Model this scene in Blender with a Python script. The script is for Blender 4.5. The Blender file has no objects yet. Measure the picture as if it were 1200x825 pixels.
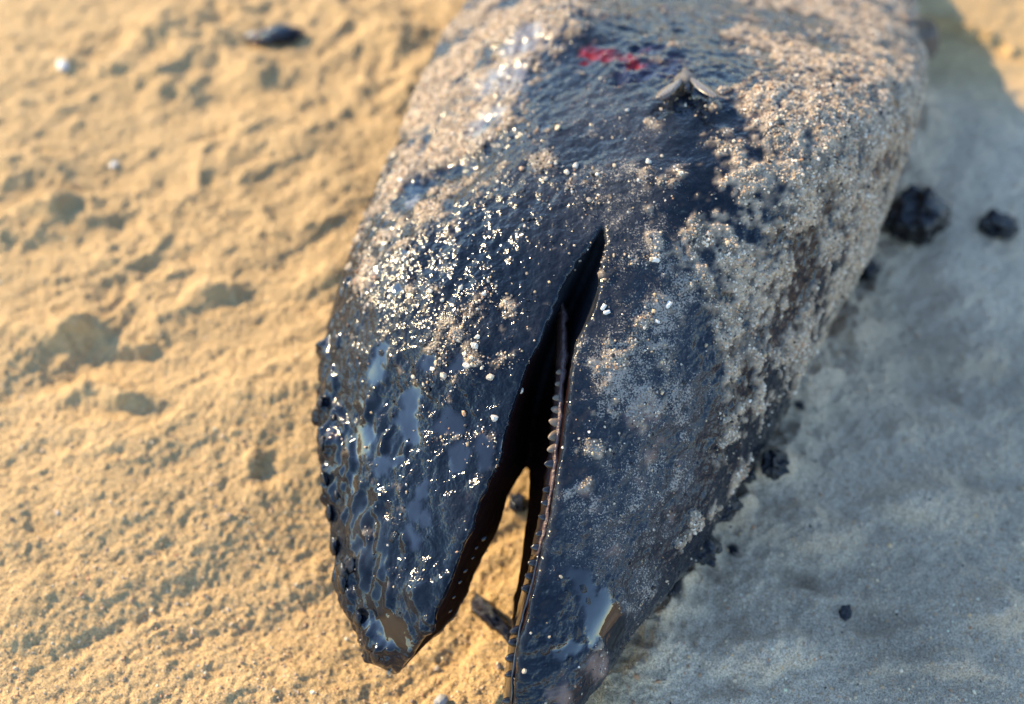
import bpy, bmesh, math, random
import numpy as np
from mathutils import Vector, Matrix
from mathutils.bvhtree import BVHTree

SC = bpy.context.scene
COL = SC.collection
rng = np.random.default_rng(7)
random.seed(7)

# ------------------------------------------------------------------ camera, sky, sun, exposure
W, HPX = 1200.0, 825.0
LENS, SENSOR = 32.0, 36.0
FPX = LENS / SENSOR * W
PITCH = math.radians(52)
CAMH = 0.42
FOCUS = 0.388
cam_d = bpy.data.cameras.new('camera')
cam = bpy.data.objects.new('camera', cam_d)
COL.objects.link(cam)
cam.location = (0, 0, CAMH)
cam.rotation_euler = (math.pi / 2 - PITCH, 0, 0)
cam_d.lens = LENS
cam_d.sensor_width = SENSOR
cam_d.clip_start = 0.01
cam_d.clip_end = 500
cam_d.dof.use_dof = True
cam_d.dof.focus_distance = FOCUS
cam_d.dof.aperture_fstop = 3.6
SC.camera = cam

SUN_EL = math.radians(27)
SUN_AZ = math.radians(150)          # direction to the sun in the ground plane, from +X counter-clockwise
to_sun = Vector((math.cos(SUN_EL) * math.cos(SUN_AZ), math.cos(SUN_EL) * math.sin(SUN_AZ), math.sin(SUN_EL)))
world = bpy.data.worlds.new('World')
SC.world = world
world.use_nodes = True
wn = world.node_tree
sky = wn.nodes.new('ShaderNodeTexSky')
sky.sky_type = 'NISHITA'
sky.sun_disc = False
sky.sun_elevation = SUN_EL
sky.sun_rotation = math.pi / 2 - SUN_AZ
sky.air_density = 1.0
sky.dust_density = 0.0
sky.ozone_density = 3.0
bg = wn.nodes['Background']
bg.inputs[1].default_value = 0.15
wn.links.new(sky.outputs[0], bg.inputs[0])
sl = bpy.data.lights.new('sun', 'SUN')
sl.energy = 3.4
sl.angle = math.radians(0.55)
sl.color = (1.0, 0.77, 0.45)
sun = bpy.data.objects.new('sun', sl)
COL.objects.link(sun)
sun.location = (0, 0, 3)
sun.rotation_euler = to_sun.to_track_quat('Z', 'Y').to_euler()

SC.view_settings.view_transform = 'Standard'
SC.view_settings.look = 'None'
SC.view_settings.gamma = 1
SC.view_settings.exposure = 1.58
SC.render.engine = 'CYCLES'
SC.cycles.max_bounces = 6
SC.cycles.use_denoising = True

# ------------------------------------------------------------------ measuring helpers
SP, CP = math.sin(PITCH), math.cos(PITCH)
def ray(u, v):
    a = (u - 600.0) / FPX
    b = (412.5 - v) / FPX
    return Vector((a, CP + b * SP, -SP + b * CP))          # per unit of depth
CAM = Vector((0, 0, CAMH))
def at_depth(u, v, d):
    return CAM + ray(u, v) * d
def at_height(u, v, h):
    r = ray(u, v)
    return CAM + r * ((CAMH - h) / -r.z)
def smooth(a, lo, hi):
    t = np.clip((a - lo) / (hi - lo), 0, 1)
    return t * t * (3 - 2 * t)

# ------------------------------------------------------------------ noise
def _hash(ix, iy, iz, seed):
    h = (ix.astype(np.int64) * 374761393 + iy.astype(np.int64) * 668265263 + iz.astype(np.int64) * 1440662683 + seed * 982451653) & 0xffffffff
    h = ((h ^ (h >> 13)) * 1274126177) & 0xffffffff
    h = ((h ^ (h >> 16)) * 2246822519) & 0xffffffff
    h = h ^ (h >> 15)
    return (h & 0xffffff).astype(np.float32) / np.float32(0x7fffff) - 1.0
def vnoise(P, seed=0):
    P = np.asarray(P, dtype=np.float32)
    I = np.floor(P).astype(np.int32)
    F = P - I
    F = F * F * F * (F * (F * 6 - 15) + 10)
    out = np.zeros(len(P), np.float32)
    for dx in (0, 1):
        wx = F[:, 0] if dx else 1 - F[:, 0]
        for dy in (0, 1):
            wy = F[:, 1] if dy else 1 - F[:, 1]
            for dz in (0, 1):
                wz = F[:, 2] if dz else 1 - F[:, 2]
                out += wx * wy * wz * _hash(I[:, 0] + dx, I[:, 1] + dy, I[:, 2] + dz, seed)
    return out
ROT = np.array([[0.36, 0.48, -0.8], [-0.8, 0.6, 0.0], [0.48, 0.64, 0.6]], np.float32)
def fbm(P, scale, octaves=3, seed=0, gain=0.5):
    Q = np.asarray(P, np.float32) @ ROT.T / scale
    out = np.zeros(len(Q), np.float32); a = 1.0; tot = 0
    for o in range(octaves):
        out += a * vnoise(Q, seed + o * 17)
        tot += a; a *= gain
        Q = Q @ ROT.T * 2.03 + 11.3
    return out / tot
def ridged(P, scale, octaves=2, seed=0):
    Q = np.asarray(P, np.float32) @ ROT.T / scale
    out = np.zeros(len(Q), np.float32); a = 1.0; tot = 0
    for o in range(octaves):
        out += a * (1 - 2 * np.abs(vnoise(Q, seed + o * 13)))
        tot += a; a *= 0.5
        Q = Q @ ROT.T * 2.03 + 5.1
    return out / tot

# ------------------------------------------------------------------ mesh helpers
def fast_mesh(name, V, F, smooth_shade=True):
    """V (n,3), F (m,k) with a constant corner count k"""
    V = np.ascontiguousarray(V, np.float32); F = np.ascontiguousarray(F, np.int32)
    me = bpy.data.meshes.new(name)
    me.vertices.add(len(V)); me.vertices.foreach_set('co', V.ravel())
    k = F.shape[1]
    me.loops.add(F.size); me.loops.foreach_set('vertex_index', F.ravel())
    me.polygons.add(len(F))
    me.polygons.foreach_set('loop_start', np.arange(0, F.size, k, dtype=np.int32))
    me.polygons.foreach_set('loop_total', np.full(len(F), k, np.int32))
    me.polygons.foreach_set('use_smooth', np.full(len(F), smooth_shade, bool))
    me.update(calc_edges=True)
    return me
def set_col(me, name, C):
    a = me.attributes.new(name, 'FLOAT_COLOR', 'POINT')
    C4 = np.ones((len(C), 4), np.float32); C4[:, :3] = C
    a.data.foreach_set('color', C4.ravel())
def set_val(me, name, X):
    a = me.attributes.new(name, 'FLOAT', 'POINT')
    a.data.foreach_set('value', np.ascontiguousarray(X, np.float32))
def link(name, me, mat=None, parent=None):
    o = bpy.data.objects.new(name, me)
    COL.objects.link(o)
    if mat is not None:
        me.materials.clear(); me.materials.append(mat)
    if parent is not None:
        o.parent = parent
        o.matrix_parent_inverse = parent.matrix_world.inverted()
    return o
def tag(o, label, cat, group=None):
    o['label'] = label; o['category'] = cat
    if group: o['group'] = group
    return o
def loft_mesh(name, rings, cap=True):
    n, k = len(rings), len(rings[0])
    V = [p for r in rings for p in r]
    F = []
    for i in range(n - 1):
        for j in range(k):
            F.append((i * k + j, i * k + (j + 1) % k, (i + 1) * k + (j + 1) % k, (i + 1) * k + j))
    if cap:
        F.append(tuple(range(k - 1, -1, -1)))
        F.append(tuple((n - 1) * k + j for j in range(k)))
    me = bpy.data.meshes.new(name)
    me.from_pydata([tuple(p) for p in V], [], F)
    bm = bmesh.new(); bm.from_mesh(me)
    bmesh.ops.recalc_face_normals(bm, faces=bm.faces)
    bm.to_mesh(me); bm.free()
    me.polygons.foreach_set('use_smooth', [True] * len(me.polygons))
    return me
def catmull(A, n):
    A = np.asarray(A, float); m = len(A)
    out = []
    for t in np.linspace(0, m - 1, n):
        i = min(int(t), m - 2); f = t - i
        p0 = A[max(i - 1, 0)]; p1 = A[i]; p2 = A[i + 1]; p3 = A[min(i + 2, m - 1)]
        out.append(0.5 * (2 * p1 + (p2 - p0) * f + (2 * p0 - 5 * p1 + 4 * p2 - p3) * f * f + (3 * p1 - p0 - 3 * p2 + p3) * f ** 3))
    return np.array(out)
def bm_icos(sub, r=1.0):
    bm = bmesh.new(); bmesh.ops.create_icosphere(bm, subdivisions=sub, radius=r)
    V = np.array([v.co[:] for v in bm.verts]); F = np.array([[v.index for v in f.verts] for f in bm.faces])
    bm.free(); return V, F

# ------------------------------------------------------------------ materials
def new_mat(name):
    m = bpy.data.materials.new(name); m.use_nodes = True
    nt = m.node_tree
    return m, nt, nt.nodes['Principled BSDF']
def N(nt, t, **kw):
    n = nt.nodes.new(t)
    for k, v in kw.items():
        setattr(n, k, v)
    return n
def noise_node(nt, scale, detail=3, rough=0.55):
    tc = N(nt, 'ShaderNodeTexCoord')
    n = N(nt, 'ShaderNodeTexNoise')
    n.inputs['Scale'].default_value = scale; n.inputs['Detail'].default_value = detail; n.inputs['Roughness'].default_value = rough
    nt.links.new(tc.outputs['Object'], n.inputs['Vector'])
    return n
def math_node(nt, op, a=None, b=None):
    n = N(nt, 'ShaderNodeMath', operation=op)
    for i, x in enumerate((a, b)):
        if x is None: continue
        if isinstance(x, (int, float)): n.inputs[i].default_value = x
        else: nt.links.new(x, n.inputs[i])
    return n.outputs[0]
def mixc(nt, fac, a, b, blend='MIX'):
    n = N(nt, 'ShaderNodeMix', data_type='RGBA', blend_type=blend)
    for sock, x in ((n.inputs[0], fac), (n.inputs[6], a), (n.inputs[7], b)):
        if hasattr(x, 'is_linked') or hasattr(x, 'links'): nt.links.new(x, sock)
        elif isinstance(x, (int, float)): sock.default_value = x
        else: sock.default_value = (*x, 1)
    return n.outputs[2]
def ramp(nt, fac, lo, hi):
    n = N(nt, 'ShaderNodeMapRange'); n.interpolation_type = 'SMOOTHSTEP'
    n.inputs[1].default_value = lo; n.inputs[2].default_value = hi
    nt.links.new(fac, n.inputs[0]); return n.outputs[0]
def bump(nt, height, strength, dist):
    b = N(nt, 'ShaderNodeBump')
    b.inputs['Distance'].default_value = dist
    if isinstance(strength, (int, float)): b.inputs['Strength'].default_value = strength
    else: nt.links.new(strength, b.inputs['Strength'])
    nt.links.new(height, b.inputs['Height'])
    return b.outputs[0]
def plain(name, color, rough=0.5, spec=0.5, ns=900, var=0.35, bs=0.3, bd=0.0006, ior=1.5):
    m, nt, p = new_mat(name)
    n = noise_node(nt, ns, 4)
    dark = tuple(c * (1 - var) for c in color); lite = tuple(min(1, c * (1 + var)) for c in color)
    nt.links.new(mixc(nt, n.outputs[0], dark, lite), p.inputs['Base Color'])
    p.inputs['Roughness'].default_value = rough
    p.inputs['Specular IOR Level'].default_value = spec
    p.inputs['IOR'].default_value = ior
    nt.links.new(bump(nt, n.outputs[0], bs, bd), p.inputs['Normal'])
    return m

def make_sand():
    m, nt, p = new_mat('beach_sand')
    at = N(nt, 'ShaderNodeAttribute', attribute_name='tint')
    g = noise_node(nt, 1500, 2, 0.7)
    g2 = noise_node(nt, 420, 4, 0.65)
    g3 = noise_node(nt, 60, 4, 0.6)
    c = mixc(nt, 1.0, at.outputs[0], mixc(nt, ramp(nt, g.outputs[0], 0.3, 0.7), (0.45, 0.42, 0.38), (1.35, 1.33, 1.30)), 'MULTIPLY')
    c = mixc(nt, math_node(nt, 'MULTIPLY', ramp(nt, g3.outputs[0], 0.5, 0.75), 0.35), c, mixc(nt, 1.0, at.outputs[0], (0.6, 0.58, 0.56), 'MULTIPLY'))
    nt.links.new(c, p.inputs['Base Color'])
    p.inputs['Roughness'].default_value = 0.8
    p.inputs['Specular IOR Level'].default_value = 0.25
    h = math_node(nt, 'ADD', math_node(nt, 'MULTIPLY', g.outputs[0], 0.5), g2.outputs[0])
    nt.links.new(bump(nt, h, 1.0, 0.002), p.inputs['Normal'])
    return m

def make_skin():
    m, nt, p = new_mat('oiled_skin')
    at = N(nt, 'ShaderNodeAttribute', attribute_name='tint')
    ar = N(nt, 'ShaderNodeAttribute', attribute_name='rough')
    ab = N(nt, 'ShaderNodeAttribute', attribute_name='bumpy')
    ad = N(nt, 'ShaderNodeAttribute', attribute_name='dust')
    fine = noise_node(nt, 520, 1, 0.5)
    mid = noise_node(nt, 210, 2, 0.5)
    spk = noise_node(nt, 1300, 2, 0.7)
    # fine sand dust stuck to the matt skin
    s = math_node(nt, 'ADD', math_node(nt, 'MULTIPLY', spk.outputs[0], 0.7), math_node(nt, 'MULTIPLY', mid.outputs[0], 0.3))
    thr = math_node(nt, 'SUBTRACT', s, math_node(nt, 'SUBTRACT', 0.72, math_node(nt, 'MULTIPLY', ad.outputs['Fac'], 0.28)))
    dust = ramp(nt, thr, 0.0, 0.06)
    var = mixc(nt, mid.outputs[0], (0.6, 0.6, 0.6), (1.4, 1.4, 1.4))
    c = mixc(nt, 1.0, at.outputs[0], var, 'MULTIPLY')
    c = mixc(nt, dust, c, (0.30, 0.27, 0.23))
    nt.links.new(c, p.inputs['Base Color'])
    r = math_node(nt, 'ADD', ar.outputs['Fac'], math_node(nt, 'MULTIPLY', math_node(nt, 'SUBTRACT', mid.outputs[0], 0.5), 0.06))
    r = math_node(nt, 'MAXIMUM', math_node(nt, 'ADD', r, math_node(nt, 'MULTIPLY', dust, 0.5)), 0.03)
    nt.links.new(r, p.inputs['Roughness'])
    p.inputs['IOR'].default_value = 1.62
    asp = N(nt, 'ShaderNodeAttribute', attribute_name='gleam')
    nt.links.new(asp.outputs['Fac'], p.inputs['Specular IOR Level'])
    h = math_node(nt, 'ADD', math_node(nt, 'MULTIPLY', fine.outputs[0], 0.45), mid.outputs[0])
    h = math_node(nt, 'ADD', h, math_node(nt, 'MULTIPLY', dust, 0.25))
    nt.links.new(bump(nt, h, ab.outputs['Fac'], 0.0022), p.inputs['Normal'])
    return m

def make_grain():
    m, nt, p = new_mat('sand_grain')
    at = N(nt, 'ShaderNodeAttribute', attribute_name='tint')
    ar = N(nt, 'ShaderNodeAttribute', attribute_name='rough')
    n = noise_node(nt, 1200, 2)
    nt.links.new(mixc(nt, 1.0, at.outputs[0], mixc(nt, n.outputs[0], (0.6, 0.6, 0.6), (1.35, 1.35, 1.35)), 'MULTIPLY'), p.inputs['Base Color'])
    nt.links.new(ar.outputs['Fac'], p.inputs['Roughness'])
    return m

M_SAND = make_sand()
M_SKIN = make_skin()
M_GRAIN = make_grain()
M_TAR = plain('tar', (0.005, 0.005, 0.007), 0.07, 0.5, ns=300, bs=0.25, bd=0.0015, ior=1.48)
M_TOOTH = plain('tooth_enamel', (0.21, 0.155, 0.105), 0.35, ns=600)
M_TOOTH_OIL = plain('oiled_tooth', (0.012, 0.010, 0.010), 0.12, 0.6, ns=600, bs=0.2, ior=1.62)
M_GUM = plain('gum_flesh', (0.10, 0.062, 0.055), 0.35, ns=320, var=.6, bs=0.9, bd=0.0022)
M_EYE = plain('clouded_eye', (0.035, 0.045, 0.085), 0.12, 0.6, ns=250, bs=0.3, ior=1.5)
M_RED = plain('raw_flesh', (0.42, 0.025, 0.02), 0.22, ns=500, bs=0.6, bd=0.001)
M_SHELL = plain('shell_chip', (0.62, 0.58, 0.5), 0.25, ns=300, bs=0.2)
M_PEBBLE = plain('pebble', (0.30, 0.29, 0.27), 0.45, ns=500)
M_FLY = plain('fly_body', (0.10, 0.088, 0.075), 0.35, ns=1500, bs=0.5)
def make_wing():
    m, nt, p = new_mat('fly_wing')
    tc = N(nt, 'ShaderNodeTexCoord')
    w = N(nt, 'ShaderNodeTexWave', wave_type='BANDS', bands_direction='X')
    w.inputs['Scale'].default_value = 0.11; w.inputs['Distortion'].default_value = 7; w.inputs['Detail'].default_value = 3
    nt.links.new(tc.outputs['Object'], w.inputs['Vector'])
    nt.links.new(mixc(nt, w.outputs[1], (0.09, 0.075, 0.06), (0.22, 0.185, 0.15)), p.inputs['Base Color'])
    p.inputs['Roughness'].default_value = 0.3
    p.inputs['Alpha'].default_value = 0.85
    return m
M_WING = make_wing()

# ------------------------------------------------------------------ the beach: one sheet to the horizon
def ground_xy(u, v):
    p = at_height(u, v, 0.0); return p.x, p.y
# (u, v, radius px across, px along, height m, angle) lumps and hollows read from the beach
LUMPS = [
    (175, 18, 40, 26, 0.016), (235, 40, 46, 18, 0.010), (190, 82, 34, 22, 0.012), (150, 60, 24, 18, 0.008), (300, 68, 40, 20, 0.012),
    (280, 130, 36, 14, 0.008), (60, 62, 30, 14, 0.006), (30, 190, 40, 18, 0.010), (80, 235, 40, 18, 0.012), (20, 260, 34, 26, 0.010),
    (165, 208, 16, 10, -0.007), (370, 318, 26, 14, 0.009), (250, 325, 28, 12, 0.005), (60, 375, 70, 14, 0.012), (20, 430, 60, 26, -0.010),
    (95, 415, 50, 18, -0.009), (120, 455, 60, 10, 0.010), (90, 380, 24, 12, 0.008), (150, 400, 22, 10, 0.006), (310, 548, 24, 18, -0.010),
    (285, 535, 18, 12, 0.006), (30, 608, 14, 12, -0.007), (150, 300, 50, 12, 0.004), (250, 450, 40, 14, 0.004), (330, 420, 40, 12, 0.003),
    (55, 660, 24, 14, -0.004), (210, 745, 22, 16, -0.005), (330, 660, 30, 14, 0.003), (360, 790, 44, 26, 0.005), (270, 770, 24, 12, -0.003),
    (460, 90, 40, 16, 0.005), (420, 120, 30, 12, -0.004), (400, 200, 40, 14, 0.004), (460, 30, 40, 14, 0.006), (380, 40, 30, 16, -0.005),
    # shaded side
    (820, 640, 34, 20, 0.014), (865, 610, 40, 24, 0.012), (780, 690, 40, 22, 0.010), (900, 545, 30, 22, 0.008), (850, 660, 26, 14, 0.010),
    (960, 460, 60, 26, 0.010), (1010, 380, 60, 40, 0.008), (1070, 500, 26, 16, 0.006), (880, 720, 80, 12, -0.004), (1000, 780, 90, 12, -0.004),
    (1110, 120, 90, 26, 0.006), (1120, 330, 90, 40, 0.006), (1060, 640, 18, 12, -0.004), (1140, 640, 12, 14, -0.004), (990, 715, 16, 12, -0.003),
    (1165, 90, 30, 8, 0.006), (960, 620, 50, 22, 0.012), (1080, 580, 60, 24, 0.012), (1150, 700, 60, 26, 0.012), (900, 760, 60, 18, 0.010), (1040, 720, 40, 14, -0.020), (1100, 440, 50, 20, -0.020), (940, 680, 30, 14, -0.016), (1170, 560, 30, 14, -0.018), (850, 790, 40, 14, -0.014), (1100, 790, 60, 16, 0.010), (1140, 400, 40, 16, 0.012),
] + [(1100 + 11 * k, 2 + 4.4 * k, 9, 4, 0.013) for k in range(12)]  # last row: low ridge added to cast a thin shadow line
def lump_terms():
    out = []
    for u, v, ru, rv, h in LUMPS:
        x, y = ground_xy(u, v); x2, _ = ground_xy(u + ru, v); _, y2 = ground_xy(u, v - rv)
        out.append((x, y, abs(x2 - x), abs(y2 - y), h))
    return out
LT = lump_terms()
CHEEK = [ground_xy(u, v) for u, v in ((737, 748), (780, 700), (820, 640), (850, 600), (880, 550), (915, 490), (945, 430), (980, 360), (1010, 300), (1030, 240), (1050, 160), (1075, 100))]
def ground_h(X, Y):
    P = np.stack([X, Y, np.zeros_like(X)], 1).astype(np.float32)
    far = np.clip(np.hypot(X, Y) / 6.0, 0, 1)
    near = 1 - np.clip((np.hypot(X, Y - 0.4) - 1.5) / 4, 0, 1)
    P2 = P + 0.02 * np.stack([fbm(P, 0.09, 2, 41), fbm(P, 0.09, 2, 43), 0 * X], 1)
    side = smooth(X - 0.25 * Y, 0.02, 0.14)                 # packed sand right of the body, flatter relief
    a = math.radians(28); ca, sa = math.cos(a), math.sin(a)
    S = np.stack([(P2[:, 0] * ca + P2[:, 1] * sa) / 2.6, -P2[:, 0] * sa + P2[:, 1] * ca, P2[:, 2]], 1)
    fine = 1 - smooth(np.hypot(X, Y - 0.42), 0.55, 0.85)     # where the sheet turns coarse only broad forms stay
    h = 0.0065 * fbm(P2, 0.16, 2, 3) + fine * 0.0038 * fbm(P2, 0.055, 3, 5) * (1 - 0.2 * side)
    rough_zone = smooth(fbm(P, 0.14, 2, 9) + 1.6 * (Y - 0.42) - 0.6 * (X + 0.05), -0.1, 0.5)
    h = h + fine * (0.0042 * rough_zone * ridged(P2, 0.03, 3, 12)) * (1 - 0.5 * side)
    h = h + fine * 0.0022 * fbm(S, 0.013, 3, 21, 0.6) * (1 - 0.35 * side)
    h = h + fine * 0.0010 * fbm(P, 0.0055, 2, 33) * (1 - 0.3 * side) + fine * 0.0006 * vnoise(P / 0.0021, 55)
    h = h + fine * 0.0030 * fbm(S, 0.028, 3, 23, 0.6) * (1 - 0.3 * side)
    h = h * near
    P3 = P + np.stack([0.016 * fbm(P, 0.035, 3, 51) + 0.004 * fbm(P, 0.01, 2, 53), 0.012 * fbm(P, 0.035, 3, 57) + 0.004 * fbm(P, 0.01, 2, 59), 0 * X], 1)
    mod = 1 + 0.7 * fbm(P, 0.022, 2, 61)
    for x, y, rx, ry, a_ in LT:
        d = ((P3[:, 0] - x) / rx) ** 2 + ((P3[:, 1] - y) / ry) ** 2
        h = h + a_ * (0.35 if a_ < 0 else 0.75) * mod * np.exp(-d ** 1.2)
    # hollow added below the snout so sunlight reaches the gape
    hx, hy = ground_xy(500, 660)
    h = h - 0.022 * np.exp(-(((X - hx) / 0.115) ** 2 + ((Y - hy) / 0.085) ** 2) ** 1.3)
    # sand pushed up and crumbled along the flank and throat
    dc = np.full(len(X), 9.0)
    for (ax_, ay), (bx, by) in zip(CHEEK[:-1], CHEEK[1:]):
        ex, ey = bx - ax_, by - ay
        t = np.clip(((X - ax_) * ex + (Y - ay) * ey) / (ex * ex + ey * ey), 0, 1)
        dc = np.minimum(dc, np.hypot(X - ax_ - t * ex, Y - ay - t * ey))
    w = np.exp(-(dc / 0.022) ** 2)
    h = h + w * (0.004 + 0.010 * np.clip(ridged(P3, 0.03, 3, 91), -0.3, 1) + 0.003 * fbm(P, 0.008, 2, 93))
    h = h + 0.25 * far * fbm(P, 9.0, 3, 71)
    return h
def axis(dense_lo, dense_hi, n, reach, m):
    core = np.linspace(dense_lo, dense_hi, n)
    st = (dense_hi - dense_lo) / n
    g = np.geomspace(st, reach, m)
    return np.concatenate([dense_lo - g[::-1], core, dense_hi + g])
def build_ground():
    T = axis(-1.12, 1.12, 800, 120, 50)
    v_rows = np.linspace(870, -70, 520)
    ys = np.array([ground_xy(600, v)[1] for v in v_rows])
    gl = np.geomspace(0.002, 60, 34)
    ys = np.concatenate([ys[0] - gl[::-1], ys, ys[-1] + np.geomspace(0.003, 90, 46)])
    TT, YY = np.meshgrid(T, ys)
    XX = TT * (0.235 + 0.30 * np.clip(YY, 0.05, 1.2))
    X = XX.ravel(); Y = YY.ravel()
    Z = ground_h(X, Y)
    nx, ny = len(T), len(ys)
    idx = np.arange(nx * ny).reshape(ny, nx)
    F = np.stack([idx[:-1, :-1], idx[:-1, 1:], idx[1:, 1:], idx[1:, :-1]], -1).reshape(-1, 4)
    me = fast_mesh('sand_ground', np.stack([X, Y, Z], 1), F)
    P = np.stack([X, Y, 0 * X], 1)
    t = 0.5 + 0.5 * fbm(P, 0.05, 3, 81) * (1 - smooth(np.hypot(X, Y - 0.42), 0.6, 1.0))
    damp = smooth(X - 0.25 * Y, -0.03, 0.05) * (1 - smooth(Y + 0.25 * (X - 0.3), 0.55, 0.68)) * (1 - smooth(np.hypot(X - 0.25, Y - 0.3), 0.35, 0.75))  # where the greyer shade tone is painted into the sand colour
    sand_c = np.array([0.63, 0.435, 0.21]); shade_c = np.array([0.60, 0.475, 0.335])
    c = sand_c * (1 - damp[:, None]) + shade_c * damp[:, None]
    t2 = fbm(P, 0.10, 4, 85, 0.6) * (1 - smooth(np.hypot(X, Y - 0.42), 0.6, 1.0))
    c = c * (0.86 + 0.28 * t[:, None]) * (1 + 0.55 * (damp * t2)[:, None])  # extra mottling painted on the shaded sand for its weak relief shading
    # oil soaked into the sand beside the cheek
    soak = np.zeros(len(X))
    for u, v, r in ((800, 660, 22), (835, 600, 16), (905, 548, 16), (870, 562, 12), (822, 618, 18), (790, 690, 18), (860, 640, 12), (935, 480, 12)):
        x, y = ground_xy(u, v); x2, _ = ground_xy(u + r, v)
        soak = np.maximum(soak, np.exp(-((X - x) ** 2 + (Y - y) ** 2) / (x2 - x) ** 2))
    soak = smooth(soak + 0.35 * fbm(P, 0.012, 2, 83), 0.45, 0.75)
    c = c * (1 - soak[:, None]) + np.array([0.02, 0.022, 0.028]) * soak[:, None]
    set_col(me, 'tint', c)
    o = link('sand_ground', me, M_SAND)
    o['kind'] = 'structure'
    return o
build_ground()
def gz(x, y):
    return float(ground_h(np.array([x]), np.array([y]))[0])
def on_ground(u, v, h=0.0):
    p = at_height(u, v, 0.0)
    for _ in range(4):
        p = at_height(u, v, gz(p.x, p.y) + h)
    return p

# ------------------------------------------------------------------ the porpoise: body volume
# left and right edge of each section as (column, row, height above the sand); bulge towards and away from the viewer
SECT = [
    ((820, -400, .02), (870, -390, .02), .01, .02),
    ((780, -350, .03), (920, -330, .014), .02, .03),
    ((725, -270, .045), (985, -235, .012), .030, .045),
    ((660, -160, .060), (1025, -105, .012), .028, .06),
    ((600, -70, .070), (1066, -15, .012), .064, .06),
    ((548, 0, .076), (1066, 60, .012), .153, .06),
    ((503, 75, .079), (1046, 110, .012), .178, .06),
    ((468, 160, .080), (1026, 200, .012), .160, .055),
    ((436, 232, .079), (1004, 296, .012), .128, .05),
    ((405, 305, .073), (957, 390, .012), .104, .045),
    ((384, 380, .058), (910, 490, .012), .093, .034),
    ((374, 460, .047), (868, 565, .012), .079, .028),
    ((377, 540, .039), (828, 630, .012), .067, .024),
    ((386, 610, .032), (785, 692, .012), .056, .022),
    ((398, 675, .026), (741, 744, .019), .046, .020),
    ((414, 730, .022), (716, 782, .023), .035, .017),
    ((430, 766, .017), (690, 815, .026), .027, .014),
    ((450, 788, .014), (655, 850, .028), .015, .010),
]
def section_rings():
    A = np.array([[*l, *r, bf, bb] for l, r, bf, bb in SECT])
    A = catmull(A, 150)
    rings = []
    K = 96
    for lu, lv, lh, ru, rv, rh, bf, bb in A:
        head_p = 2.2 - 0.7 * float(smooth(np.array([lv]), 250, 480)[0])
        flank_p = 1.9 + 0.35 * float(smooth(np.array([lv]), 150, 420)[0])
        under = 1 - 0.55 * float(smooth(np.array([lv]), 380, 560)[0])
        L = at_height(lu, lv, lh); R = at_height(ru, rv, rh)
        mid = (L + R) / 2; lat = (R - L) / 2
        dist = (CAM - mid).length
        n = (CAM - mid); n = (n - lat * (n.dot(lat) / lat.length_squared)).normalized()
        ring = []
        for k in range(K):
            a = 2 * math.pi * k / K
            ca, sa = math.cos(a), math.sin(a)
            e = 2 / (flank_p if ca > 0 else head_p)
            x = math.copysign(abs(ca) ** e, ca); y = math.copysign(abs(sa) ** e, sa)
            off = (bf if y > 0 else bb * (under if ca < 0.2 else 1)) * y
            ring.append(mid + lat * x * (1 - 1.05 * max(off, 0) / dist) + n * off)
        rings.append(ring)
    return rings
RINGS = section_rings()
me_full = loft_mesh('body_volume', RINGS)
def bvh_of(me):
    return BVHTree.FromPolygons([v.co[:] for v in me.vertices], [tuple(p.vertices) for p in me.polygons])
BV_FULL = bvh_of(me_full)
def surf(bv, u, v):
    r = ray(u, v).normalized()
    h = bv.ray_cast(CAM, r)
    return (h[0], h[1]) if h[0] is not None else (None, None)
def full_depth(u, v, default):
    p, _ = surf(BV_FULL, u, v)
    if p is None: return default
    return -(Matrix.Rotation(math.pi / 2 - PITCH, 3, 'X').inverted() @ (p - CAM)).z

# mouth: (row, upper lip, lower lip, upper inner, lower inner)
MOUTH = [
    (258, 709.0, 710.5, 709.4, 710.0), (275, 699, 711, 704, 706), (300, 681, 710, 695, 698), (330, 660, 705, 680, 685), (350, 652, 700, 671, 677),
    (371, 642, 692, 660, 667), (400, 631, 680, 648, 656), (430, 618, 673, 637, 646), (460, 608, 668, 628, 638), (490, 597, 664, 622, 630),
    (540, 583, 658, 617, 622), (580, 565, 652, 596, 620), (620, 550, 645, 584, 616), (660, 535, 634, 561, 611), (700, 520, 624, 543, 605),
    (740, 500, 614, 519, 599), (765, 484, 608, 496, 596), (800, 462, 605, 466, 594), (870, 430, 600, 430, 592),
]
MA = catmull(np.array(MOUTH), 110)
def mouth_rings():
    rings = []
    last = 0.41
    for v, a, b, c, d in MA:
        dl = full_depth(a, v, None) or last
        dr = full_depth(b, v, None) or last
        last = min(dl, dr) if v < 780 else last
        t = smooth(np.array([v]), 258, 430)[0]
        dep = 0.012 + 0.036 * t
        back = max(dl, dr) + dep
        through = v > 541
        end = back + (0.16 if through else 0.004)
        la, rb = at_depth(a, v, dl), at_depth(b, v, dr)
        lc, rd = at_depth(c, v, back), at_depth(d, v, back)
        le, re = (at_depth(c, v, end), at_depth(d, v, end)) if through else (lc + (rd - lc) * 0.2 + (rd - lc) * 0 + ray(c, v) * 0.004, rd + (lc - rd) * 0.2 + ray(d, v) * 0.004)
        lf = la + (la - lc) * (0.04 / dep); rf = rb + (rb - rd) * (0.04 / dep)
        rings.append([lf, la, lc, le, re, rd, rb, rf])
    return rings
me_mouth = loft_mesh('mouth_volume', mouth_rings())

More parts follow.
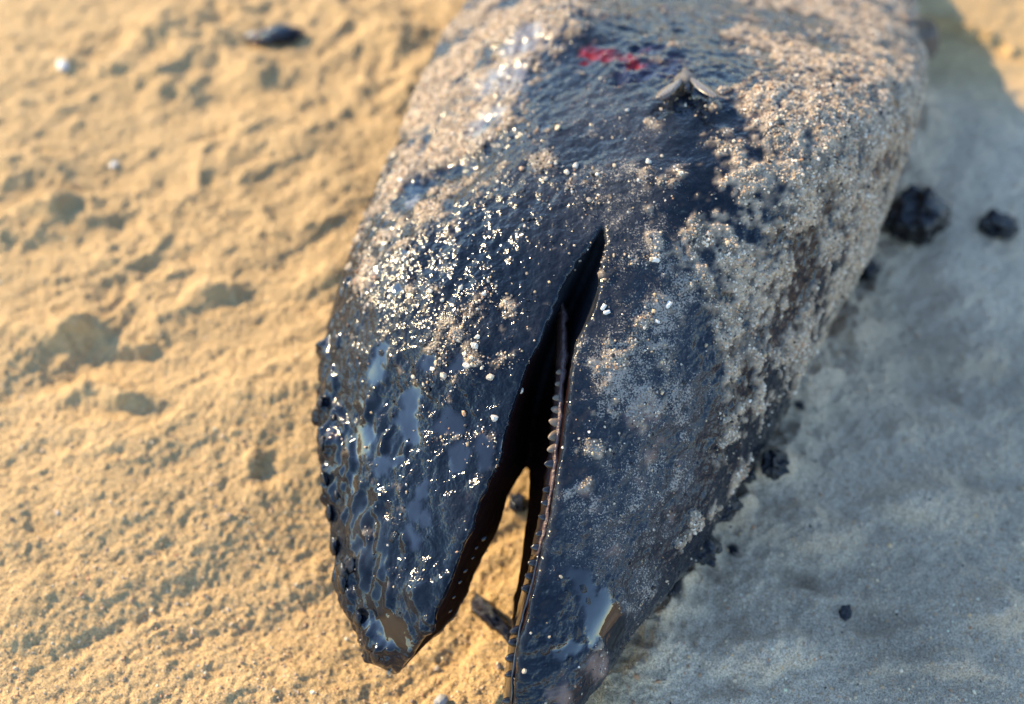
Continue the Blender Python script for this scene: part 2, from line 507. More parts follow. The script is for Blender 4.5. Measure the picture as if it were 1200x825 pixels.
def build_body_mesh():
    o = bpy.data.objects.new('tmp_body', me_full); COL.objects.link(o)
    c = bpy.data.objects.new('tmp_mouth', me_mouth); COL.objects.link(c)
    b = o.modifiers.new('cut', 'BOOLEAN'); b.operation = 'DIFFERENCE'; b.object = c; b.solver = 'EXACT'
    r = o.modifiers.new('remesh', 'REMESH'); r.mode = 'VOXEL'; r.voxel_size = 0.0014
    dg = bpy.context.evaluated_depsgraph_get()
    ev = o.evaluated_get(dg)
    me = ev.to_mesh()
    V = np.empty(len(me.vertices) * 3, np.float32); me.vertices.foreach_get('co', V)
    nl = np.empty(len(me.polygons), np.int32); me.polygons.foreach_get('loop_total', nl)
    L = np.empty(len(me.loops), np.int32); me.loops.foreach_get('vertex_index', L)
    assert (nl == 4).all()
    ev.to_mesh_clear()
    bpy.data.objects.remove(o); bpy.data.objects.remove(c)
    return V.reshape(-1, 3), L.reshape(-1, 4)
BVtx, BFace = build_body_mesh()
print('body verts', len(BVtx))

def normals(V, F):
    n = np.cross(V[F[:, 2]] - V[F[:, 0]], V[F[:, 3]] - V[F[:, 1]])
    out = np.zeros_like(V)
    for k in range(4):
        for a in range(3):
            out[:, a] += np.bincount(F[:, k], n[:, a], len(V))
    return out / np.maximum(np.linalg.norm(out, axis=1, keepdims=True), 1e-12)
def lap(V, F, it):
    e = np.concatenate([F[:, [0, 1]], F[:, [1, 2]], F[:, [2, 3]], F[:, [3, 0]]])
    e = np.concatenate([e, e[:, ::-1]])
    cnt = np.bincount(e[:, 0], minlength=len(V))
    for _ in range(it):
        s = np.stack([np.bincount(e[:, 0], V[e[:, 1], a], len(V)) for a in range(3)], 1)
        V = 0.5 * V + 0.5 * s / cnt[:, None]
    return V.astype(np.float32)
BVtx = lap(BVtx, BFace, 2)
BN = normals(BVtx, BFace)
tri = np.concatenate([BFace[:, [0, 1, 2]], BFace[:, [0, 2, 3]]])

# depth below the uncut outer skin tells mouth walls from skin
FV = np.array([v.co[:] for v in me_full.vertices], np.float32)
mouth_w = np.zeros(len(BVtx), np.float32)
mc = np.array([at_depth(640, 520, 0.42)[:]])
near_mouth = np.where(np.linalg.norm(BVtx - mc, axis=1) < 0.17)[0]
for i in near_mouth:
    h = BV_FULL.find_nearest(Vector(BVtx[i].tolist()))
    if h[0] is not None:
        mouth_w[i] = h[3]
inner = smooth(mouth_w, 0.0022, 0.0045)
skin = 1 - inner

# blobs on the skin, found by looking along a pixel and stored as points in the place
WARP = np.stack([0.0075 * fbm(BVtx, 0.02, 3, 201 + k) + 0.003 * fbm(BVtx, 0.006, 2, 231 + k) for k in range(3)], 1)
def blobs(lst, V):
    V = V + WARP
    out = np.zeros(len(V), np.float32)
    for u, v, r, s in lst:
        p, n = surf(BV_FULL, u, v)
        if p is None: continue
        rad = r * (p - CAM).length / FPX
        d2 = ((V - np.array(p[:], np.float32)) ** 2).sum(1)
        w = s * np.exp(-d2 / (rad * rad))
        out = np.maximum(out, w)
    return out
SAND = [
    (930, 60, 95, 1), (945, 150, 100, 1), (970, 230, 80, 1), (890, 210, 80, 1), (845, 265, 55, .95), (900, 330, 85, 1), (935, 400, 60, 1),
    (870, 430, 55, 1), (885, 480, 45, 1), (855, 510, 35, .9), (1040, 60, 80, 1), (1000, 120, 90, 1), (1060, 10, 80, 1), (960, 10, 90, 1), (890, 5, 45, .8),
    (800, 290, 34, .9), (775, 262, 22, .8), (820, 320, 36, .9), (850, 370, 36, .9), (985, 330, 40, 1), (950, 440, 35, 1), (900, 520, 35, 1), (860, 570, 24, .95),
    (840, 590, 20, 1), (815, 605, 16, 1), (795, 632, 12, .8), (850, 170, 45, .7), (885, 125, 45, .8),
    (505, 110, 45, 1), (540, 60, 50, 1), (472, 190, 28, .9), (600, 20, 50, 1), (655, 20, 45, .95), (440, 240, 22, .85), (560, 150, 26, .7), (700, 5, 30, .6),
    (585, 95, 56, 1.25), (560, 135, 50, 1.25), (620, 60, 56, 1.25), (600, 25, 70, 1.3), (650, 10, 60, 1.2), (530, 160, 50, 1.25), (500, 130, 60, 1.3), (530, 80, 60, 1.3), (460, 270, 36, 1), (430, 320, 26, .95), (500, 250, 34, .95), (540, 210, 34, .9), (575, 100, 40, .8), (545, 130, 36, .9), (480, 185, 40, 1.1), (450, 235, 30, 1.1), (630, 40, 40, .9), (590, 140, 24, .6), (480, 150, 34, 1), (455, 215, 26, 1), (425, 270, 20, .9), (408, 310, 14, .8), (490, 195, 30, 1), (460, 250, 24, .8), (550, 20, 40, 1), (570, 5, 40, 1),
    (520, 175, 30, .9), (500, 225, 30, .8), (520, 265, 26, .75), (470, 280, 20, .8), (430, 300, 16, .7), (620, 90, 30, .7), (600, 55, 40, .9), (580, 200, 24, .5),
    (640, 190, 30, .5), (700, 205, 36, .52), (740, 200, 30, .52), (690, 160, 24, .4), (760, 150, 24, .42), (800, 205, 34, .6), (790, 20, 16, .55),
    (708, 435, 24, .85), (712, 465, 16, .8), (755, 470, 20, .85), (752, 495, 14, .7), (690, 580, 14, .85), (672, 582, 9, .8), (715, 590, 10, .7), (730, 410, 16, .6), (770, 540, 14, .55),
    (700, 525, 14, .75), (680, 528, 9, .7), (740, 600, 12, .5), (790, 560, 16, .5), (785, 410, 30, .5), (780, 360, 34, .5), (800, 520, 20, .5), (835, 545, 20, .7),
    (560, 380, 22, .55), (595, 362, 14, .6), (530, 400, 10, .55), (575, 395, 12, .6), (512, 425, 10, .6), (555, 415, 16, .6), (470, 430, 10, .5), (450, 400, 10, .5), (440, 370, 12, .6),
    (510, 345, 14, .55), (545, 340, 14, .55), (545, 470, 20, .55), (580, 470, 16, .65), (592, 490, 12, .6), (520, 520, 16, .5), (560, 520, 14, .5), (500, 555, 14, .5), (590, 430, 16, .6), (480, 340, 14, .45),
    (465, 655, 12, .5), (440, 560, 9, .5), (480, 580, 10, .4), (470, 680, 9, .5), (505, 690, 8, .5),
]
beyond = smooth(BVtx[:, 1], 0.62, 0.72)
n1 = fbm(BVtx, 0.016, 3, 101); n2 = fbm(BVtx, 0.006, 3, 111); n3 = fbm(BVtx, 0.035, 3, 121)
rhs = smooth(BVtx[:, 0] - 0.20 * BVtx[:, 1], 0.075, 0.11)          # throat side resting on the sand, behind the jaw
base = np.maximum(blobs(SAND, BVtx), np.maximum(beyond, 0.8 * rhs * smooth(BVtx[:, 1], 0.26, 0.32)))
n4 = fbm(BVtx, 0.0030, 2, 171)
S = base + 0.45 * n1 + 0.55 * n2 + 0.45 * n4 + 0.25 * n3
sand = smooth(S, 0.44, 1.0) * skin
sprinkle = np.clip(0.05 + base * 0.55, 0, 1) * skin

TARRY = [(392, 400, 22, 1), (390, 450, 26, 1), (395, 500, 30, 1), (400, 550, 36, 1), (420, 600, 44, 1), (430, 650, 44, 1), (440, 700, 40, 1), (450, 745, 36, 1), (440, 480, 22, .9), (455, 520, 26, .9), (405, 340, 16, .8), (470, 640, 30, .7), (490, 700, 30, .8)]
POOL = [(487, 605, 19, 1.1), (482, 635, 17, 1.1), (490, 582, 14, 1), (500, 620, 12, 1), (706, 708, 27, 1.25), (690, 690, 20, 1.25), (722, 736, 20, 1.25), (676, 672, 14, 1.15), (698, 728, 18, 1.1), (672, 757, 14, 1.1), (657, 768, 12, 1), (646, 750, 7, .9), (695, 745, 14, .8),
        (430, 520, 22, 1), (450, 545, 18, .9), (415, 570, 16, .9), (452, 735, 26, 1), (435, 712, 18, .9), (470, 752, 16, .9), (408, 625, 14, .9), (425, 480, 14, .9), (545, 690, 10, .6),
        (650, 150, 20, .45), (600, 240, 24, .5), (470, 300, 12, .6), (437, 440, 16, 1.1), (445, 418, 13, 1), (482, 470, 20, 1.05), (475, 503, 22, 1.05), (530, 500, 24, .9), (560, 540, 20, .85), (520, 545, 20, .85), (540, 425, 13, .8), (505, 420, 16, .8), (465, 340, 16, .8), (590, 520, 12, .8), (560, 300, 16, .5), (455, 285, 10, .8)]
JAWDUST = [(760, 560, 90, .8), (720, 640, 70, .8), (740, 450, 80, .7), (770, 380, 70, .6), (800, 480, 60, .9), (700, 600, 50, .6), (760, 680, 50, .8), (700, 780, 26, .45), (660, 800, 20, .4), (720, 240, 60, .55), (700, 180, 70, .5), (640, 200, 50, .35), (755, 290, 50, .6), (680, 130, 50, .4), (750, 170, 50, .5), (800, 560, 40, .9), (780, 620, 40, .8), (740, 700, 30, .7)]
PINK = [(752, 486, 24, 1.1), (768, 525, 18, .9), (748, 562, 16, .8), (696, 584, 18, .9), (722, 645, 16, .7), (785, 600, 14, .8), (800, 545, 14, .6), (755, 480, 20, 1), (700, 785, 22, 1), (650, 812, 20, .9), (690, 582, 14, .5), (800, 600, 12, .4), (890, 130, 22, .8), (910, 120, 18, .7), (690, 170, 14, .4), (770, 520, 14, .5), (745, 560, 14, .4), (550, 592, 14, .5), (820, 15, 24, .5), (720, 680, 14, .35)]
WETS = [(590, 100, 44, 1), (620, 60, 34, 1), (560, 150, 30, 1), (480, 220, 24, .9), (455, 270, 22, .9), (440, 330, 20, .9)]
REDS = [(700, 62, 19, 1.1), (722, 66, 20, 1.1), (745, 74, 18, 1), (690, 75, 14, .7), (712, 82, 12, .6), (760, 60, 10, .6), (890, 122, 12, .35)]
EYEZ = [(745, 85, 26, 1), (780, 80, 26, 1), (760, 60, 22, .9), (800, 70, 24, .8), (820, 110, 16, .7), (730, 95, 16, .8)]
GRIT = [(520, 300, 60, .8), (480, 270, 50, .9), (560, 340, 50, .8), (540, 400, 50, .9), (500, 450, 40, .7), (560, 450, 50, .9), (580, 500, 40, .8), (520, 510, 40, .8), (540, 560, 30, .7), (480, 380, 50, .7), (600, 200, 70, .7), (650, 250, 50, .5),
        (440, 300, 30, 1), (430, 350, 26, .9), (415, 400, 20, .6), (520, 402, 12, 1.4), (545, 388, 12, 1.4), (570, 375, 12, 1.5), (592, 362, 12, 1.5), (612, 350, 10, 1.3), (470, 640, 30, .5), (500, 680, 20, .5), (580, 160, 40, .9), (700, 250, 60, .4), (760, 340, 60, .6), (730, 420, 60, .5)]
grit = np.clip(blobs(GRIT, BVtx), 0, 1.5) * smooth(n1 + 0.9 * n2, -0.1, 0.45) * skin
tarry = smooth(blobs(TARRY, BVtx) + 0.25 * n1, 0.35, 0.7) * skin
pool = smooth(blobs(POOL, BVtx) + 0.28 * n1 + 0.14 * n2, 0.42, 0.62) * skin
grit = grit * (1 - 0.8 * pool)
jdust = np.clip(blobs(JAWDUST, BVtx) + 0.4 * n3, 0, 1) * skin * (1 - 0.9 * pool)
pink = smooth(blobs(PINK, BVtx) + 0.35 * n2, 0.35, 0.9) * skin
reds = smooth(blobs(REDS, BVtx) + 0.4 * n2, 0.4, 0.8)
eyez = smooth(blobs(EYEZ, BVtx) + 0.3 * n1, 0.35, 0.7)
core = smooth(blobs([(592, 95, 32, 1.1), (616, 62, 28, 1.1), (566, 140, 25, 1.1), (480, 232, 14, 1), (448, 290, 12, 1)], BVtx) + 0.35 * n1 + 0.3 * n2 + 0.25 * n4, 0.3, 0.75)
sand = sand * (1 - 0.75 * core)
sand = sand * (1 - 0.75 * eyez) * (1 - 0.8 * reds) * (1 - 0.8 * pool)
gullet = inner

disp = 0.012 * blobs([(642, 36, 72, 1)], BVtx) - 0.006 * blobs([(535, 185, 60, 1)], BVtx) + 0.0022 * n3 + 0.0010 * n1 * (1 - 0.9 * pool)
disp += sand * (0.0008 + 0.0012 * fbm(BVtx, 0.006, 3, 131, 0.65) + 0.0010 * n4 + 0.0010 * n1)
disp += (1 - sand) * (1 - pool) * (0.0007 * fbm(BVtx, 0.0055, 2, 141) + 0.0004 * fbm(BVtx, 0.0028, 1, 145))
along = (BVtx @ np.array([0.28, 0.80, 0.53], np.float32))[:, None]
ax = np.array([[0.28, 0.80, 0.53]], np.float32)
BS = BVtx + 0.004 * np.stack([fbm(BVtx, 0.012, 2, 301 + k) for k in range(3)], 1) - 0.62 * along * ax      # squeezed along the jaw: long folds
disp += tarry * (0.0030 * ridged(BS, 0.013, 3, 151) + 0.0010 * fbm(BS, 0.005, 2, 155)) * (1 - 0.93 * pool)
edge = smooth(blobs([(378, 420, 22, 1), (376, 470, 24, 1), (378, 520, 26, 1), (384, 570, 26, 1), (390, 620, 28, 1), (400, 670, 30, 1), (412, 715, 30, 1), (432, 755, 32, 1), (465, 770, 24, .9), (500, 735, 16, .8)], BVtx), 0.15, 0.7) * skin
disp += edge * (0.0042 * np.clip(fbm(BVtx, 0.011, 3, 321) + 0.1, 0, 1) + 0.0026 * np.clip(ridged(BS, 0.009, 2, 325), 0, 1))
gritty = (1 - sand) * (1 - pool) * (1 - 0.8 * tarry) * skin * (1 - 0.5 * np.clip(jdust, 0, 1)) * (0.25 + 0.75 * np.clip(blobs(GRIT, BVtx), 0, 1))
disp += gritty * 0.75 * (0.0007 * np.clip(fbm(BVtx, 0.0032, 2, 311) - 0.05, 0, 1) * 2.2 + 0.0010 * ridged(BVtx, 0.011, 2, 315) * smooth(n3, -0.2, 0.3))
disp += eyez * (-0.003 + 0.0036 * ridged(BVtx, 0.014, 3, 161)) + reds * (-0.0012 + 0.0022 * ridged(BVtx, 0.010, 3, 165))
disp *= (1 - 0.7 * inner)
V2 = BVtx + BN * disp[:, None]
BN2 = normals(V2, BFace)

def mixv(c, w, col):
    return c * (1 - w[:, None]) + np.array(col, np.float32) * w[:, None]
c = np.tile(np.array([0.005, 0.008, 0.014], np.float32), (len(V2), 1))
c = mixv(c, np.clip(jdust, 0, 1) * 0.9, (0.048, 0.053, 0.062))
c = mixv(c, pink * 0.8, (0.19, 0.125, 0.10))
c = mixv(c, eyez * 0.9, (0.012, 0.014, 0.036))
c = mixv(c, reds * (0.45 + 0.55 * smooth(n2, -0.3, 0.3)), (0.15, 0.006, 0.008))
c = mixv(c, sand * (0.45 + 0.55 * smooth(fbm(BVtx, 0.006, 3, 131, 0.65), -0.2, 0.12)), (0.50, 0.39, 0.27))
c = mixv(c, core * 0.8, (0.13, 0.105, 0.075))
c = mixv(c, pool * (1 - sand), (0.006, 0.006, 0.008))
deep = smooth(BVtx[:, 1], 0.235, 0.275)[:, None]
gc = np.array([[0.010, 0.004, 0.004]], np.float32) * (1 - deep) + np.array([[0.016, 0.020, 0.026]], np.float32) * deep
c = c * (1 - gullet[:, None]) + gc * gullet[:, None]
r = 0.085 + 0.32 * jdust + 0.05 * np.clip(n3, 0, 1)
wet = smooth(blobs(WETS, BVtx) + 0.2 * n1, 0.3, 0.7)
r = np.where(tarry > 0.5, 0.045, r)
r = r * (1 - eyez) + 0.10 * eyez
r = r * (1 - reds) + 0.14 * reds
r = r * (1 - pool) + 0.03 * pool
r = r * (1 - sand) + (0.85 - 0.57 * wet) * sand
r = r * (1 - pink * 0.6) + 0.5 * pink * 0.6
r = r * (1 - core) + 0.30 * core
bm_core = core
r = r * (1 - gullet) + 0.85 * gullet
bm_ = (0.40 + 0.25 * jdust + 0.3 * np.clip(blobs(GRIT, BVtx), 0, 1)) * (1 - 0.96 * pool) * (1 - 0.8 * tarry) * (1 - 0.5 * gullet)
bm_ = (bm_ * (1 - sand) + 0.9 * sand) * (1 - 0.7 * core)

root = bpy.data.objects.new('stranded_porpoise', None)
COL.objects.link(root)
root.location = (0.06, 0.45, 0.0)
bpy.context.view_layer.update()
tag(root, 'dead oil-covered porpoise lying on its side on the sand with open toothed mouth', 'porpoise')
me = fast_mesh('body', V2, BFace)
set_col(me, 'tint', c); set_val(me, 'rough', r); set_val(me, 'bumpy', bm_)
set_val(me, 'gleam', (0.21 + 0.05 * tarry + 0.40 * pool - 0.08 * np.clip(jdust, 0, 1)) * (1 - 0.93 * inner) * (1 - 0.5 * sand * (1 - wet)) + 0.85 * np.maximum(wet * 0.4, core))
set_val(me, 'dust', np.clip(jdust * 0.95 + 0.25 * sand + 0.22 * (base > 0.3) + 0.28 * np.clip(grit, 0, 1) + 0.03, 0, 1) * (1 - 0.8 * pool) * skin * (1 - 0.7 * tarry))
body = link('body', me, M_SKIN, root)
BV = BVHTree.FromPolygons(V2.tolist(), BFace.tolist())

# ------------------------------------------------------------------ grains
ICO = bm_icos(1)
OCT = (np.array([[1, 0, 0], [-1, 0, 0], [0, 1, 0], [0, -1, 0], [0, 0, 1], [0, 0, -1]], float) * 1.12,
       np.array([[0, 2, 4], [2, 1, 4], [1, 3, 4], [3, 0, 4], [2, 0, 5], [1, 2, 5], [3, 1, 5], [0, 3, 5]]))
def grain_cloud(name, P, R, colors, rough, seed=1, big=0.00055):
    b = R > big                                            # coarse grains get more facets
    parts = [grain_block(P[m], R[m], colors[m], rough[m], seed + i, sh) for i, (m, sh) in enumerate(((b, ICO), (~b, OCT))) if m.any()]
    off = 0; Vs, Fs = [], []
    for V, F, C, Q in parts:
        Vs.append(V); Fs.append(F + off); off += len(V)
    me = fast_mesh(name, np.concatenate(Vs), np.concatenate(Fs), False)
    set_col(me, 'tint', np.concatenate([p[2] for p in parts])); set_val(me, 'rough', np.concatenate([p[3] for p in parts]))
    return me
def grain_block(P, R, colors, rough, seed, shape):
    ICV, ICF = shape
    g = np.random.default_rng(seed)
    n = len(P)
    base = ICV[None] * (1 + 0.28 * g.uniform(-1, 1, (n, len(ICV), 1)))
    base = base * np.stack([g.uniform(.75, 1.25, n), g.uniform(.75, 1.25, n), g.uniform(.6, 1.0, n)], 1)[:, None, :]
    q = g.normal(size=(n, 4)); q /= np.linalg.norm(q, axis=1, keepdims=True)
    w, x, y, z = q.T
    Rm = np.stack([1 - 2 * (y * y + z * z), 2 * (x * y - z * w), 2 * (x * z + y * w), 2 * (x * y + z * w), 1 - 2 * (x * x + z * z), 2 * (y * z - x * w), 2 * (x * z - y * w), 2 * (y * z + x * w), 1 - 2 * (x * x + y * y)], 1).reshape(n, 3, 3)
    V = np.einsum('nij,nkj->nki', Rm, base) * R[:, None, None] + P[:, None, :]
    k = len(ICV)
    F = (ICF[None] + (np.arange(n) * k)[:, None, None]).reshape(-1, 3)
    return V.reshape(-1, 3), F, np.repeat(colors, k, 0), np.repeat(rough, k)
def sample(F3, V, Nn, wgt, n, g):
    a = np.linalg.norm(np.cross(V[F3[:, 1]] - V[F3[:, 0]], V[F3[:, 2]] - V[F3[:, 0]]), axis=1)
    wf = a * wgt[F3].mean(1)
    cdf = np.cumsum(wf); cdf /= cdf[-1]
    f = np.searchsorted(cdf, g.random(n))
    f = np.minimum(f, len(F3) - 1)
    b = g.random((n, 2)); s = b.sum(1) > 1; b[s] = 1 - b[s]
    t = F3[f]
    P = V[t[:, 0]] * (1 - b.sum(1))[:, None] + V[t[:, 1]] * b[:, :1] + V[t[:, 2]] * b[:, 1:]
    return P, Nn[t[:, 0]], t[:, 0]
PALETTE = np.array([[.55, .46, .34], [.66, .58, .46], [.46, .36, .25], [.76, .71, .62], [.58, .44, .27], [.38, .33, .28], [.70, .62, .50], [.46, .29, .18]])
def grain_colors(n, g, oily):
    cc = PALETTE[g.integers(0, len(PALETTE), n)] * g.uniform(.7, 1.12, (n, 1)) * np.array([1.04, .97, .88])
    ro = g.uniform(.45, .8, n)
    dark = g.random(n) < oily
    cc[dark] = np.array([.012, .012, .014]) * g.uniform(.7, 2.5, (dark.sum(), 1))
    ro[dark] = g.uniform(.22, .45, dark.sum())
    return cc, ro
g1 = np.random.default_rng(21)
facing = smooth(np.einsum('ij,ij->i', BN2, np.array(CAM[:], np.float32) - V2) / np.linalg.norm(np.array(CAM[:], np.float32) - V2, axis=1), -0.45, 0.0)
visible = (0.12 + 0.88 * facing) * smooth(-(V2[:, 1]), -0.80, -0.70) * smooth(V2[:, 2], -0.004, 0.004)
wA = (1 - 0.8 * core) * (sand ** 1.3) * visible * smooth(n2 + 0.6 * n1 + sand, 0.2, 1.0)
P, Nn, vi = sample(tri, V2, BN2, wA, 70000, g1)
R = np.clip(np.exp(g1.normal(math.log(0.00037), 0.36, len(P))), 0.00022, 0.0012)
cc, ro = grain_colors(len(P), g1, 0.06)
me = grain_cloud('sand_crust', P + Nn * (R * 0.35)[:, None], R, cc, ro, seed=3)
o = link('sand_crust', me, M_GRAIN, root); o['kind'] = 'stuff'
wB = np.clip(0.02 + 0.55 * grit + sprinkle ** 1.5 * (0.4 + 0.9 * np.clip(n1 + n2, 0, 1)) + 0.05 * jdust, 0, 1) * skin * visible * (1 - 0.85 * pool) * (1 - 0.9 * reds) * (1 - 0.7 * tarry) * (1 - 0.6 * eyez) * (0.15 + smooth(n1 + 0.7 * n2, -0.15, 0.35))
P, Nn, vi = sample(tri, V2, BN2, wB, 24000, g1)
R = np.clip(np.exp(g1.normal(math.log(0.00038), 0.42, len(P))), 0.00022, 0.0015)
oil_here = np.clip(0.55 - 0.5 * sand[vi] - 0.15 * grit[vi], 0.1, 0.7)
cc, ro = grain_colors(len(P), g1, oil_here)
me = grain_cloud('loose_grains', P + Nn * (R * 0.25)[:, None], R, cc, ro, seed=4)
o = link('loose_grains', me, M_GRAIN, root); o['kind'] = 'stuff'

def lumpy(name, r, sub, amp, scale, seed, squash=(1, 1, 1), mat=None):
    V, F = bm_icos(sub)
    n = fbm(V * 1.0 + seed * 3.7, scale, 3, seed) + 0.25 * fbm(V + seed, 0.22, 2, seed + 3)
    V = V * (1 + amp * n)[:, None] * np.array(squash) * r
    m = fast_mesh(name, V, F)
    if mat: m.materials.append(mat)
    return m

# ------------------------------------------------------------------ teeth, gum, eye, flipper, oil clumps
RIDGE = [(340, 656, .020), (371, 660, .014), (400, 661, .011), (430, 660, .009), (460, 658, .008), (490, 656, .007), (520, 653, .006), (550, 650, .006), (580, 646, .006), (610, 641, .006), (640, 634, .006), (670, 628, .007), (700, 620, .008), (730, 612, .009), (760, 606, .009), (800, 601, .008), (840, 599, .008), (880, 598, .008)]
RA = catmull(np.array(RIDGE), 80)
def skin_depth(u, v):
    return full_depth(u, v, 0.40)
def gum_mesh(v0, v1):
    rings = []
    for i, (v, u, e) in enumerate(RA):
        if not v0 <= v <= v1: continue
        d = skin_depth(u, v) + e
        s = d / FPX
        wob = 0.8 * math.sin(i * 1.7) + 0.6 * math.sin(i * 3.9) + 0.9 * math.sin(i * .61)
        wd = 4.0 + wob * 0.7
        ring = []
        prof = [(-wd * .8, 1.5), (-wd * .5, -1.2), (0, -2.0), (wd * .5, -1.2), (wd * .9, 1.5), (wd * 1.3, 20), (wd * 1.6, 46), (-wd * 1.6 - 4, 46), (-wd * 1.3 - 2, 20)]
        shrink = min(1.0, i / 6.0 + 0.15)
        for dx, dz in prof:
            ring.append(at_depth(u + wob * 0.6 + dx * shrink, v, d + dz * s))
        rings.append(ring)
    return loft_mesh('gum', rings)
gum = link('gum', gum_mesh(330, 652), M_GUM, root)
ogum = link('gum', gum_mesh(645, 900), M_TOOTH_OIL, root)
ogum['label'] = 'oil-blackened front stretch of the gum'
def tooth_mesh(name):
    rings = []
    for k, (z, w, t) in enumerate(((-.5, 1.3, .8), (0, 1.3, .8), (.35, 1.2, .7), (.7, .92, .55), (.95, .55, .36), (1.08, .2, .18))):
        rings.append([Vector((math.cos(a) * w * .5, math.sin(a) * t * .5, z)) for a in np.linspace(0, 2 * math.pi, 10, endpoint=False)])
    return loft_mesh(name, rings)
tm_clean = tooth_mesh('tooth'); tm_clean.materials.append(M_TOOTH)
tm_oily = tooth_mesh('tooth'); tm_oily.materials.append(M_TOOTH_OIL)
def add_tooth(base, direction, width_dir, size, mesh):
    z = direction.normalized(); x = (width_dir - z * width_dir.dot(z)).normalized(); y = z.cross(x)
    M = Matrix.Translation(base) @ Matrix((x, y, z)).transposed().to_4x4() @ Matrix.Scale(size, 4)
    o = bpy.data.objects.new('tooth', mesh); COL.objects.link(o)
    o.parent = root; o.matrix_parent_inverse = root.matrix_world.inverted(); o.matrix_world = M
    return o
def ridge_at(v):
    return np.interp(v, RA[:, 0], RA[:, 1]), np.interp(v, RA[:, 0], RA[:, 2])
v = 436.0; i = 0
while v < 850:
    u, e = ridge_at(v)
    u2, e2 = ridge_at(v + 6)
    d = skin_depth(u, v) + e
    p = at_depth(u - 3.5, v, d + 0.0008); q = at_depth(u2 - 3.5, v + 6, skin_depth(u2, v + 6) + e2 + 0.0008)
    s = d / FPX
    dirn = Vector((-1, 0, 0)) + (CAM - p).normalized() * random.uniform(.1, .6) + Vector((0, random.uniform(-.4, .3), 0))
    grow = min(1.0, 0.55 + (v - 436) / 90)
    if v < 545 or random.random() > 0.07:
        add_tooth(p, dirn, q - p, s * (random.uniform(7.0, 10.2) * grow if v < 545 else random.uniform(6, 9.2)), tm_clean if v < 540 else tm_oily)
    v += random.uniform(13.5, 19); i += 1
MV = MA[:, 0]
for k, v in enumerate(np.arange(628, 722, 14.5)):
    f = random.uniform(.4, .62)
    v += random.uniform(-4, 4)
    a = np.interp(v, MV, MA[:, 1]); cx = np.interp(v, MV, MA[:, 3])
    d = skin_depth(a, v)
    p = at_depth(a, v, d) * (1 - f) + at_depth(cx, v, d + 0.048) * f
    pn = at_depth(np.interp(v + 5, MV, MA[:, 1]), v + 5, d) * (1 - f) + at_depth(np.interp(v + 5, MV, MA[:, 3]), v + 5, d + 0.048) * f
    add_tooth(p, Vector((1, .1, .35)), pn - p, random.uniform(.0012, .0022), tm_oily)

def frame_at(u, v, bv=None):
    for k in range(30):                                   # step inwards from the outline until skin is met
        p, n = surf(bv or BV, u, v)
        if p is not None and surf(BV_FULL, u, v)[0] is not None and (p - CAM).length < (surf(BV_FULL, u, v)[0] - CAM).length + 0.01: break
        u += 2 if u < 560 else -2
    n = Vector(n)
    if n.dot(CAM - p) < 0: n = -n
    ps, _ = surf(BV_FULL, u, v)
    if bv is None:                                        # smooth normal of the whole body
        ns = Vector(surf(BV_FULL, u, v)[1]); n = ns if ns.dot(CAM - p) > 0 else -ns
    right = ray(u + 1, v) - ray(u, v)
    x = (right - n * right.dot(n)).normalized(); y = n.cross(x)
    return p, Matrix((x, y, n)).transposed()
def place(name, mesh, u, v, lift=0.0, size=1.0, rot=0.0, parent=root, tiltx=0.0):
    p, Fm = frame_at(u, v)
    M = Matrix.Translation(p + Fm.col[2] * lift) @ Fm.to_4x4() @ Matrix.Rotation(rot, 4, 'Z') @ Matrix.Rotation(tiltx, 4, 'X') @ Matrix.Scale(size, 4)
    o = bpy.data.objects.new(name, mesh); COL.objects.link(o)
    o.parent = parent; o.matrix_parent_inverse = parent.matrix_world.inverted(); o.matrix_world = M
    return o
px_top = 0.46 / FPX
eye = place('eye', lumpy('eye', 1.0, 4, 0.10, 0.9, 5, (1.5, .7, .3), M_EYE), 768, 84, -0.0042, 26 * px_top, 0.12)

# single coarse grains that stand out
BIG = [(485, 442, 0), (560, 395, 1), (556, 405, 1), (505, 342, 1), (519, 352, 1), (540, 338, 1), (783, 357, 3), (770, 377, 3), (707, 360, 3), (711, 366, 3), (612, 198, 7), (655, 150, 4), (700, 205, 1), (512, 425, 4), (558, 406, 1), (545, 415, 6), (547, 428, 6), (520, 440, 0), (675, 195, 1), (640, 210, 0), (690, 235, 2), (720, 195, 4), (613, 458, 6), (575, 442, 0), (580, 490, 1), (470, 212, 3), (455, 300, 1), (735, 130, 1), (760, 190, 1), (768, 305, 3)]
GM = []
for k in range(8):
    m = plain('coarse_grain_%d' % k, tuple(PALETTE[k]), 0.5, ns=700)
    V, F = bm_icos(2); V = V * (1 + .6 * fbm(V + k * 9.1, 0.8, 2, k))[:, None] * np.array([1.2, .85, .7])
    mm = fast_mesh('sand_grain', V, F, False); mm.materials.append(m); GM.append(mm)
for k, (u, v, ci) in enumerate(BIG):
    place('sand_grain', GM[ci], u, v, 0.0004, random.uniform(2.4, 4.2) * 0.41 / FPX, random.uniform(0, 6))

